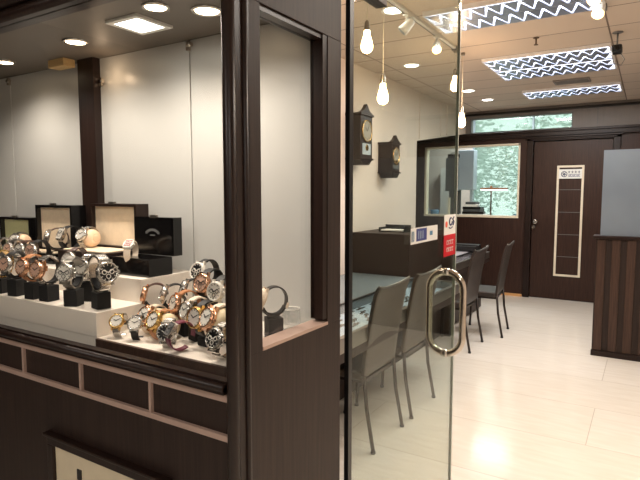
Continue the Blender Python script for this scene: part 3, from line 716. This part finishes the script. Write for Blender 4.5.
def chair(bx, y0, y1, back_m, label, rz=0, h=.93):
    W = (y1-y0)/2
    t = empty('side_chair', (bx, (y0+y1)/2, 0), label, 'chair', 'tall backed chairs at the sales desks', rz)
    # back: curved panel, local x=0 bottom -> .09 at top
    m = MB(); pts = []
    NV, NH = 10, 10; th = .022
    def P(u, v, off):   # u across -1..1, v 0..1 height
        z = .43+(h-.43)*v + .012*(1-u*u)*v*-1 + (.012*abs(u)**3*v)
        x = .085*v**1.3 - .018*(1-u*u)*v + off
        if v > .9: x += .012*(v-.9)/.1
        return Vector((x, u*W, z))
    g = [[[m.bm.verts.new(P(-1+2*i/NH, j/NV, off)) for i in range(NH+1)] for j in range(NV+1)] for off in (0, -th)]
    for k in (0, 1):
        for j in range(NV):
            for i in range(NH):
                f = m.bm.faces.new([g[k][j][i], g[k][j][i+1], g[k][j+1][i+1], g[k][j+1][i]]); f.smooth = True
    for j in range(NV):
        for i in (0, NH): m.bm.faces.new([g[0][j][i], g[0][j+1][i], g[1][j+1][i], g[1][j][i]])
    for i in range(NH):
        for j in (0, NV): m.bm.faces.new([g[0][j][i], g[0][j][i+1], g[1][j][i+1], g[1][j][i]])
    m.build('backrest', back_m, t, .003)
    m = MB(); m.tube([P(-1+2*i/16, 1.0, -.011)+Vector((0, 0, .004)) for i in range(17)], .0055, 8); m.build('top_piping', 'steelb', t)
    MB().box(-.36, -.015, -W, W, .405, .455).build('seat', back_m, t, .014, 3)
    MB().box(-.345, -.01, -W+.02, W-.02, .385, .405).build('seat_frame', 'leg', t)
    for s_ in (-1, 1):
        yy = s_*(W-.015)
        m = MB(); m.tube([(-.005, yy, .43), (.01, yy, .25), (.055, yy+s_*.004, .012)], .0115, 8); m.build('leg', 'leg', t)
        m = MB(); m.tube([(-.325, yy, .40), (-.335, yy, .2), (-.345, yy, .012)], .0115, 8); m.build('leg', 'leg', t)
    for (x, yy) in ((.055, W-.011), (.055, -W+.011), (-.345, W-.015), (-.345, -W+.015)):
        m = MB(); m.cyl((x, yy, 0), (x, yy, .014), .014); m.build('glide', 'black', t)
    return t
chair(-1.305, 2.585, 3.015, 'chairback', 'nearest taupe leather high backed chair, seen through the open glass door')
chair(-1.300, 3.135, 3.575, 'chairback', 'second taupe high backed chair right behind the nearest one, behind the door handle')
chair(-1.385, 4.74, 5.19, 'chairdark', 'dark high backed chair beyond the low partition, just right of the glass door edge')
chair(-1.27, 5.42, 5.84, 'chairdark', 'farthest dark high backed chair, nearly edge on beside the white topped desk', rz=radians(4))

# wall clocks
def clock(y0, y1, z0, z1, crest, label, flip):
    W = (y1-y0)/2; yc = (y0+y1)/2; D = .15
    t = empty('wall_clock', (-2.32, yc, z0), label, 'clock'); H = z1-z0
    MB().box(0, D, -W, W, .06, H-.06).build('clock_case', 'wood_gloss', t, .003)
    m = MB(); m.box(0, D+.012, -W-.012, W+.012, H-.06, H-.04); m.prism([(D-.03, -W-.01, H-.04), (D-.03, W+.01, H-.04), (D-.03, W*.45, H-.01), (D-.03, 0, H+crest), (D-.03, -W*.45, H-.01)], (.035, 0, 0)); m.build('pediment', 'wood_gloss', t, .002)
    m = MB(); m.box(0, D+.01, -W-.01, W+.01, .045, .062); m.prism([(.01, -W, .045), (.01, W, .045), (.01, W*.5, .0), (.01, -W*.5, 0)], (D-.01, 0, 0)); m.build('lower_bracket', 'wood_gloss', t, .002)
    fz = H-.06-W*1.15
    f = MB(); f.cyl((D, 0, fz), (D+.006, 0, fz), W*.8, seg=32).build('clock_dial', 'clockface', t)
    m = MB(); m.tube([(D+.007, W*.8*cos(a), fz+W*.8*sin(a)) for a in [2*pi*i/32 for i in range(32)]], .005, 6, True)
    for k in range(12):
        a = 2*pi*k/12; m.box(-.001, .001, -.002, .002, -.007, .007, Matrix.Translation((D+.007, W*.62*sin(a), fz+W*.62*cos(a))) @ Matrix.Rotation(-a, 4, 'X'))
    m.build('dial_ring', 'ygold', t)
    m = MB()
    for a, l in ((.9, .045), (-.6, .06)): m.box(-.001, .001, -.002, .002, 0, l, Matrix.Translation((D+.009, 0, fz)) @ Matrix.Rotation(a, 4, 'X'))
    m.build('clock_hands', 'black', t)
    MB().box(D, D+.003, -W*.7, W*.7, .09, fz-W*.95).build('door_window', 'lgrey' if flip else 'dgrey', t)
    m = MB(); m.cyl((D+.006, 0, fz-W), (D+.006, 0, .17), .003); m.cyl((D+.003, 0, .15), (D+.009, 0, .15), .026, seg=20); m.build('pendulum', 'ygold', t)
clock(4.20, 4.43, 1.70, 2.19, .045, 'nearer dark wooden pendulum wall clock with a peaked crest, beside the black door strip', True)
clock(4.87, 5.06, 1.60, 1.99, .03, 'farther dark wooden wall clock with rounded crest, hung lower on the left wall', False)

# right partition with frosted glass
p = empty('service_counter', (.6, 5.27, 0), 'dark brown slatted counter partition topped with frosted glass at the right', 'partition')
def pp(mb, name, mat, bevel=0):
    o = mb.build(name, mat, None, bevel); o.parent = p; o.matrix_parent_inverse = Matrix.Translation((-.6, -5.27, 0)); return o
pp(MB().box(-.385, 1.99, 5.285, 5.40, 0, 1.05), 'counter_panel', 'wood', .002)
m = MB(); x = -.375; k = 0
while x < 1.9:
    m.box(x, x+.066, 5.270, 5.285, .055, 1.045); x += .115
pp(m, 'slat_front', 'wood_slat', .002)
pp(MB().box(-.39, 1.99, 5.264, 5.30, 0, .05), 'kick_plate', 'wood_gloss', .002)
pp(MB().box(-.41, 1.99, 5.25, 5.42, 1.05, 1.078), 'counter_ledge', 'wood_gloss', .003)
pp(MB().box(-.357, 1.99, 5.30, 5.312, 1.078, 1.822), 'frosted_screen', 'frosted')

# ------------------------------------------------------------------ ceiling fixtures
def louvre_light(y0, y1, label, rows=2, x0=-1.30, x1=-.31):
    xc, yc = (x0+x1)/2, (y0+y1)/2
    t = empty('louvred_ceiling_light', (xc, yc, ZC), label, 'ceiling light', 'louvred fluorescent ceiling lights')
    W, D = (x1-x0)/2, (y1-y0)/2
    f = MB(); e = .012; zb = -.030
    f.box(-W, W, -D, -D+e, zb, 0); f.box(-W, W, D-e, D, zb, 0); f.box(-W, -W+e, -D+e, D-e, zb, 0); f.box(W-e, W, -D+e, D-e, zb, 0)
    f.build('light_frame', 'fixture', t)
    MB().box(-W+e, W-e, -D+e, D-e, -.003, -.0005).build('reflector_tray', 'litray', t)  # emission replaces the tube reflections between the louvre teeth
    rw = (2*D-2*e)/rows
    for r in range(rows):
        ya = -D+e+r*rw; ym = ya+rw/2
        if r:
            MB().box(-W+e, W-e, ya-.012, ya+.012, -.032, -.003).build('centre_rib', 'fixture', t)
        m = MB(); m.cyl((-W+e+.01, ym, -.014), (W-e-.01, ym, -.014), .009, seg=12); m.build('fluorescent_tube', 'tube', t)
        n = 10; p_ = (2*W-2*e)/n; yb_ = ya+rw
        def teeth(y_base, dirn, off):
            pts = [(-W+e, y_base, -.034), (W-e, y_base, -.034), (W-e, y_base+dirn*.008, -.034)]
            xs_ = []
            k = n-1 if off == 0 else n
            x = W-e
            for q in range(n, -1, -1):
                xc_ = -W+e+p_*(q+off)-p_*.5
                if xc_-p_*.44 < -W+e-1e-6 or xc_+p_*.44 > W-e+1e-6: continue
                pts += [(xc_+p_*.44, y_base+dirn*.008, -.034), (xc_, y_base+dirn*rw*.78, -.034), (xc_-p_*.44, y_base+dirn*.008, -.034)]
            pts += [(-W+e, y_base+dirn*.008, -.034)]
            g = MB(); g.prism(pts, (0, 0, .003)); return g
        teeth(ya+.004, 1, 0).build('parabolic_louvre', 'reflector', t)
        teeth(yb_-.004, -1, .5).build('parabolic_louvre', 'reflector', t)
louvre_light(3.37, 3.81, 'louvred fluorescent ceiling light nearest the camera, cut by the top edge')
louvre_light(4.79, 5.22, 'louvred fluorescent ceiling light, nearer one of the joined middle pair')
louvre_light(5.24, 5.67, 'louvred fluorescent ceiling light, farther one of the joined middle pair')
louvre_light(6.49, 6.93, 'farthest louvred fluorescent ceiling light near the back wall')

for (x, y, l) in ((-1.905, 4.69, 'lit recessed round ceiling light above the nearer sales desk'), (-1.815, 6.17, 'lit recessed round ceiling light above the far desk, nearer of the far two'), (-1.78, 6.88, 'lit recessed round ceiling light nearest the upper window'), (-1.445, 3.24, 'recessed round ceiling light beside the left track')):
    downlight(x, y, ZC, .062, 'cool', l, 'recessed round store lights')
# tracks
def spot(x, y, z, az, label, lit=True, par=None):
    t = empty('track_spotlight', (x, y, z), label, 'spotlight', 'spotlights on the ceiling tracks')
    m = MB(); m.cyl((0, 0, 0), (0, 0, -.045), .011); m.box(-.018, .018, -.03, .03, -.012, 0); m.build('spot_stem', 'white', t, .002)
    d = Vector((cos(radians(az))*.75, sin(radians(az))*.75, -.75)).normalized(); c = Vector((0, 0, -.07))
    m = MB(); m.loft([(c-d*.05, .018), (c-d*.035, .026), (c+d*.02, .033), (c+d*.045, .036)], 20); m.build('spot_head', 'white', t)
    m = MB(); m.loft([(c+d*.0455, .031), (c+d*.049, .030)], 20); m.build('spot_lens', 'spotlit' if lit else 'lgrey', t)
def track(x, y0, y1, label):
    t = empty('light_track', (x, (y0+y1)/2, ZC), label, 'light track', 'ceiling light tracks')
    L = (y1-y0)/2
    MB().box(-.016, .016, -L, L, -.022, -.0005).build('track_rail', 'white', t, .002)
    MB().box(-.012, -.004, -L+.01, L-.01, -.024, -.0225).build('track_groove', 'grey', t)
    MB().box(-.022, .022, L, L+.06, -.032, -.0005).build('track_end', 'grey', t, .003)
track(-1.375, 2.2, 4.26, 'long thin light track on the ceiling above the desk edge, carrying the pendants')
track(-.30, 2.4, 3.80, 'short light track on the right of the ceiling carrying warm lit spotlights')
spot(-1.375, 3.30, ZC-.0235, 200, 'small white spotlight nearer on the left track', False)
spot(-1.375, 3.86, ZC-.0235, -70, 'small lit spotlight farther along the left track')
for y, l in ((3.08, 'nearest'), (3.34, 'second'), (3.60, 'farthest')): spot(-.30, y, ZC-.0235, -100, l+' warm lit spotlight on the right hand track')
# pendants
def pendant(y, z, label, top=ZC-.022, x=-1.375):
    t = empty('pendant_bulb', (x, y, top), label, 'pendant lamp', 'bare bulb pendants')
    d = top-z
    MB().cyl((0, 0, 0), (0, 0, -d+.10), .0022, seg=8).build('cord', 'offwhite', t)
    MB().loft([((0, 0, 0), .018), ((0, 0, -.02), .016), ((0, 0, -.024), .004)], 16).build('canopy', 'steelb', t)
    MB().loft([((0, 0, -d+.125), .006), ((0, 0, -d+.115), .013), ((0, 0, -d+.075), .018), ((0, 0, -d+.070), .019)], 18).build('socket', 'steelb', t)
    MB().loft([((0, 0, -d+.070), .016), ((0, 0, -d+.045), .019), ((0, 0, -d+.015), .028), ((0, 0, -d-.01), .034), ((0, 0, -d-.03), .032), ((0, 0, -d-.045), .022), ((0, 0, -d-.052), .006)], 24).build('bulb', 'bulb', t)
pendant(2.73, 2.275, 'lit pear bulb pendant hung high just right of the black door strip')
pendant(2.945, 2.025, 'lit pear bulb pendant hung low in front of the wall clocks')
pendant(4.30, 2.315, 'lit pear bulb pendant hung high near the far end of the left track')
pendant(4.50, 2.05, 'lit pear bulb pendant hung low in front of the back window beam', top=ZC-.001)
# camera, sprinkler, vent
t = empty('security_camera', (-.252, 4.52, ZC), 'small black security camera on a thin ceiling stem with a loose cable', 'camera')
m = MB(); m.cyl((0, 0, 0), (0, 0, -.006), .035); m.cyl((0, 0, 0), (0, 0, -.10), .006, seg=10); m.build('mount', 'grey', t)
m = MB(); m.box(-.035, .035, -.05, .05, -.15, -.095); m.build('camera_body', 'black', t, .012); m = MB(); m.cyl((0, -.05, -.122), (0, -.062, -.122), .018); m.build('lens', 'laquer', t)
m = MB(); m.tube([(.02, .04, -.14), (.05, .04, -.19), (.03, .04, -.23), (-.02, .04, -.21), (-.035, .04, -.15)], .003, 6); m.build('cable', 'grey', t)
t = empty('fire_sprinkler', (-.78, 4.36, ZC+.0005), 'tiny dark sprinkler head on the ceiling between the louvred lights', 'sprinkler')
m = MB(); m.cyl((0, 0, 0), (0, 0, -.004), .022); m.cyl((0, 0, -.004), (0, 0, -.05), .006, seg=10); m.cyl((0, 0, -.05), (0, 0, -.054), .016); m.build('sprinkler_head', 'bark', t)
t = empty('ceiling_vent', (-.74, 6.17, ZC), 'shallow grey ceiling air vent between the far louvred lights', 'air vent')
m = MB(); m.box(-.17, .17, -.11, -.095, -.016, 0); m.box(-.17, .17, .095, .11, -.016, 0); m.box(-.17, -.155, -.095, .095, -.016, 0); m.box(.155, .17, -.095, .095, -.016, 0); m.build('vent_frame', 'greypanel', t)
m = MB()
for k in range(7): m.box(-.155, .155, -.012, .0, -.002, .002, Matrix.Translation((0, -.07+k*.025, -.008)) @ Matrix.Rotation(.5, 4, 'X'))
m.build('vent_slat', 'grey', t)

# ------------------------------------------------------------------ workshop behind the window
t = empty('work_bench', (-2.2, 8.25, 0), 'workbench behind the back window holding tools and papers', 'bench')
MB().box(-.95, .75, -.3, .66, 1.02, 1.06).build('bench_top', 'offwhite', t, .003)
for sx in (-.9, .70):
    for sy in (-.27, .63): MB().box(sx-.02, sx+.02, sy-.02, sy+.02, 0, 1.02).build('leg', 'grey', t)
t = empty('desk_lamp', (-2.08, 8.40, 1.06), 'flat white desk lamp on a brown stem inside the back window', 'lamp')
m = MB(); m.cyl((0, 0, 0), (0, 0, .012), .06); m.build('lamp_base', 'black', t)
m = MB(); m.cyl((0, 0, .01), (0, 0, .46), .012, .010); m.build('lamp_stem', 'sbrown', t)
m = MB(); m.box(-.16, .24, -.05, .05, .445, .47); m.loft([((0, 0, .47), .02), ((0, 0, .50), .015)], 14); m.build('lamp_head', 'stan', t, .005)
MB().box(-.155, .235, -.045, .045, .432, .444).build('lamp_tube', 'lamp_lit', t)
t = empty('parts_cabinet', (-2.78, 8.72, 1.06), 'dark grey drawer cabinet hung to the left inside the back window', 'cabinet')
m = MB(); m.box(-.10, .10, -.1, .1, .42, .96); m.build('cabinet_body', 'dgrey', t, .004)
m = MB(); m.box(-.105, .105, -.11, -.1, .42, .425)
for z in (.55, .68, .81): m.box(-.09, .09, -.104, -.1, z, z+.004)
m.build('drawer_line', 'black', t)
m = MB(); m.box(-.1, .1, .1, .13, 0, .96); m.build('back_plate', 'dgrey', t)
o = MB(); o.box(-2.69, -2.43, 8.66, 8.86, 1.50, 2.14); o = o.build('wall_unit', 'lgrey', None, .01); tag(o, 'pale blue grey upright unit hanging beside the grey parts cabinet in the back window', 'cabinet')
o2 = MB(); o2.box(-2.5, -2.46, 8.72, 8.80, 1.0605, 1.499); o2.build('unit_support', 'lgrey', o, .002)
t = empty('tool_box', (-2.76, 8.62, 2.021), 'small black tool box on top of the grey parts cabinet', 'box'); m = MB(); m.box(-.09, .10, .0, .16, 0, .06); m.build('box_body', 'black', t, .004); m = MB(); m.tube([(-.05, .08, .06), (-.05, .08, .085), (.05, .08, .085), (.05, .08, .06)], .006, 6); m.build('carry_handle', 'black', t)
t = empty('paper_stack', (-2.27, 8.2, 1.06), 'heap of dark trays and folders on the bench inside the back window', 'folders')
z = 0
for k, (w_, mt) in enumerate(((.20, 'grey'), (.21, 'white'), (.17, 'black'), (.15, 'dgrey'), (.16, 'black'), (.12, 'paper'), (.11, 'dgrey'))):
    o = MB().box(-w_, w_-.012*k, -.1, .1, 0, .036).build('folder', mt, t, .003); o.location = (0, 0, z); o.rotation_euler = (0, 0, .1*(k % 3-1)); z += .0365
t = empty('blue_bottle', (-3.0, 8.0, 1.061), 'blue container with a cap at the left end of the back window bench', 'bottle')
m = MB(); m.loft([((0, 0, 0), .07), ((0, 0, .15), .07), ((0, 0, .19), .03), ((0, 0, .22), .03)], 20); m.build('bottle_body', 'bluish', t); m = MB(); m.cyl((0, 0, .22), (0, 0, .26), .035); m.build('cap', 'dgrey', t)
t = empty('blue_tub', (-2.85, 8.05, 1.061), 'low blue plastic tub beside the blue container on the window bench', 'tub')
m = MB(); m.loft([((0, 0, 0), .055), ((0, 0, .13), .07), ((0, 0, .13), .064), ((0, 0, .02), .05)], 20); m.build('tub_body', 'bluish', t)
t = empty('upright_post', (-2.62, 8.03, 1.061), 'thin cream upright post standing on the window bench', 'post'); m = MB(); m.box(-.017, .017, -.017, .017, 0, .32); m.build('post_body', 'offwhite', t, .002)
o = MB().box(-1.98, -1.72, 8.05, 8.25, 1.061, 1.10).build('paper_pile', 'paper', None, .002); tag(o, 'white paper pile at the right end of the window bench', 'papers')
t = empty('tape_dispenser', (-1.66, 8.1, 1.061), 'small blue desk gadget at the right end of the back window sill', 'gadget'); m = MB(); m.box(-.05, .05, -.03, .03, 0, .03); m.cyl((0, -.02, .05), (0, .02, .05), .035); m.build('gadget_body', 'bluish', t, .003)
o = MB().box(-3.25, -3.0, 9.45, 9.69, 0, 1.9).build('storage_cupboard', 'white', None, .004); tag(o, 'pale cupboard against the far workshop wall', 'cupboard')

# trees outside
def tree(x, y, h, r, seed, label):
    rnd = random.Random(seed)
    t = empty('tree', (x, y, -.02), label, 'tree', 'trees outside the rear windows')
    m = MB(); m.tube([(0, 0, 0), (.05, 0, h*.3), (-.03, .05, h*.6)], .09, 8)
    for k in range(5):
        a = rnd.uniform(0, 6.28); m.tube([(0, 0, h*.35+.1*k), (cos(a)*r*.5, sin(a)*r*.5, h*.55+.2*k)], .03, 6)
    m.build('trunk', 'bark', t)
    m = MB()
    for k in range(3200):
        c = Vector((rnd.gauss(0, 1), rnd.gauss(0, 1), rnd.gauss(0, 1))).normalized()*rnd.uniform(.45, 1)
        c = Vector((c.x*r, c.y*r, h*.6+c.z*h*.42))
        R = Matrix.Rotation(rnd.uniform(0, 6.3), 3, 'Z') @ Matrix.Rotation(rnd.uniform(0, 3), 3, 'X'); s_ = rnd.uniform(.035, .075)
        v = [m.bm.verts.new(c+R @ Vector(q)*s_) for q in ((-1, 0, 0), (0, -.5, .1), (1, 0, 0), (0, .5, .1))]; m.bm.faces.new(v)
    m.build('foliage', 'leaf', t)
tree(-3.6, 12.0, 3.4, 1.0, 1, 'leafy tree outside at the left of the rear windows')
tree(-2.3, 14.4, 3.4, 1.1, 2, 'leafy green tree outside behind the desk lamp')
tree(-.6, 12.4, 4.2, 1.2, 3, 'taller leafy tree outside seen through the high window near the door')
tree(-5.2, 15.5, 4.6, 1.2, 4, 'distant leafy tree outside at the far left of the rear windows')

# ------------------------------------------------------------------ unseen mall side lights added to light the case front (behind and beside the camera)
for (x, y) in ((.9, -.9), (-1.1, -1.2), (.9, -2.3), (-1.1, -2.5)):
    t = empty('mall_fill_panel', (x, y, ZC), 'unseen square ceiling panel added in the mall corridor to light the case front', 'ceiling light', 'added mall corridor fill panels')
    m = MB(); m.box(-.21, .21, -.21, .21, -.012, -.0005); m.build('panel_frame', 'white', t); MB().box(-.19, .19, -.19, .19, -.015, -.0125).build('panel_diffuser', 'cool', t)

# light objects, added fill lamps among them
def light(kind, name, loc, energy, col, size=.1, rot=(0, 0, 0), angle=None):
    l = bpy.data.lights.new(name, kind); l.energy = energy; l.color = col
    if kind == 'AREA': l.size = size
    elif kind == 'SPOT': l.spot_size = radians(angle); l.spot_blend = .8; l.shadow_soft_size = size
    else: l.shadow_soft_size = size
    o = bpy.data.objects.new(name, l); o.location = loc; o.rotation_euler = rot; COL.objects.link(o); return o
WARM = (1, .88, .76); WHT = (1, .95, .90)
for (x, y, e) in ((-1.350, .87, 7.5), (-.870, .86, 7.5), (-.950, .82, 3.5), (-1.745, .88, 7.5), (-1.080, .90, 5)):
    light('SPOT', 'case_lamp', (x, y, 1.852), e, WARM, .02, (0, 0, 0), 150)
light('POINT', 'case_eyeball_glow', (-1.383, 1.03, 1.80), .12, (1, .7, .45), .01)
for y in (3.59, 5.0, 5.45, 6.71):
    l = light('AREA', 'fluorescent_lamp', (-.8, y, ZC-.045), 16, (1, .96, .92), .3); l.data.shape = 'RECTANGLE'; l.data.size = .95; l.data.size_y = .38
for (x, y) in ((-1.905, 4.69), (-1.815, 6.17), (-1.78, 6.88), (-1.5, 3.22)): light('SPOT', 'recessed_lamp', (x, y, ZC-.02), 9, WARM, .05, (0, 0, 0), 120)
for (y, z) in ((2.73, 2.19), (2.945, 1.94), (4.29, 2.24), (4.42, 1.98)): light('POINT', 'pendant_lamp', (-1.375, y, z), 3.5, (1, .72, .48), .03)
for y in (3.08, 3.34, 3.60): light('SPOT', 'track_lamp', (-.31, y-.06, 2.48), 14, (1, .78, .56), .03, (radians(-30), 0, 0), 100)
light('AREA', 'workshop_fill_lamp', (-2.2, 8.8, 2.9), 40, (.92, .98, 1), .8)  # unseen fill lamp, brightens what shows through the back window
light('AREA', 'mall_fill_lamp', (.9, -.9, ZC-.03), 12, WHT, .38)  # unseen fill lamps added on the mall side to light the case front
light('AREA', 'mall_fill_lamp', (-1.1, -1.2, ZC-.03), 10, WHT, .38)
light('AREA', 'mall_fill_lamp', (.9, -2.3, ZC-.03), 8, WHT, .38)
light('AREA', 'store_front_lamp', (.6, 2.6, ZC-.03), 22, (1, .88, .76), .6)
# front right store light fixture for that lamp
t = empty('store_panel_light', (.6, 2.6, ZC), 'square ceiling panel light inside the shop to the right of the doorway', 'ceiling light')
MB().box(-.33, .33, -.33, .33, -.014, -.0005).build('panel_frame', 'white', t)
MB().box(-.30, .30, -.30, .30, -.017, -.0145).build('panel_diffuser', 'cool', t)

# world
wd = bpy.data.worlds.new('world'); S.world = wd; wd.use_nodes = True
nt = wd.node_tree; bg = nt.nodes['Background']
bg.inputs['Color'].default_value = (.84, .93, .90, 1); bg.inputs['Strength'].default_value = 2.0

# camera
cam = bpy.data.cameras.new('camera'); cam.sensor_width = 36; cam.lens = 534/640*36; cam.clip_start = .02
co = bpy.data.objects.new('camera', cam); COL.objects.link(co)
co.location = (0, 0, 1.45); co.rotation_euler = (pi/2-math.atan2(47, 534), 0, math.atan2(330, math.hypot(534, 47)))
S.camera = co
S.view_settings.view_transform = 'Standard'; S.view_settings.look = 'None'; S.view_settings.gamma = 1; S.view_settings.use_curve_mapping = False
S.view_settings.exposure = .25
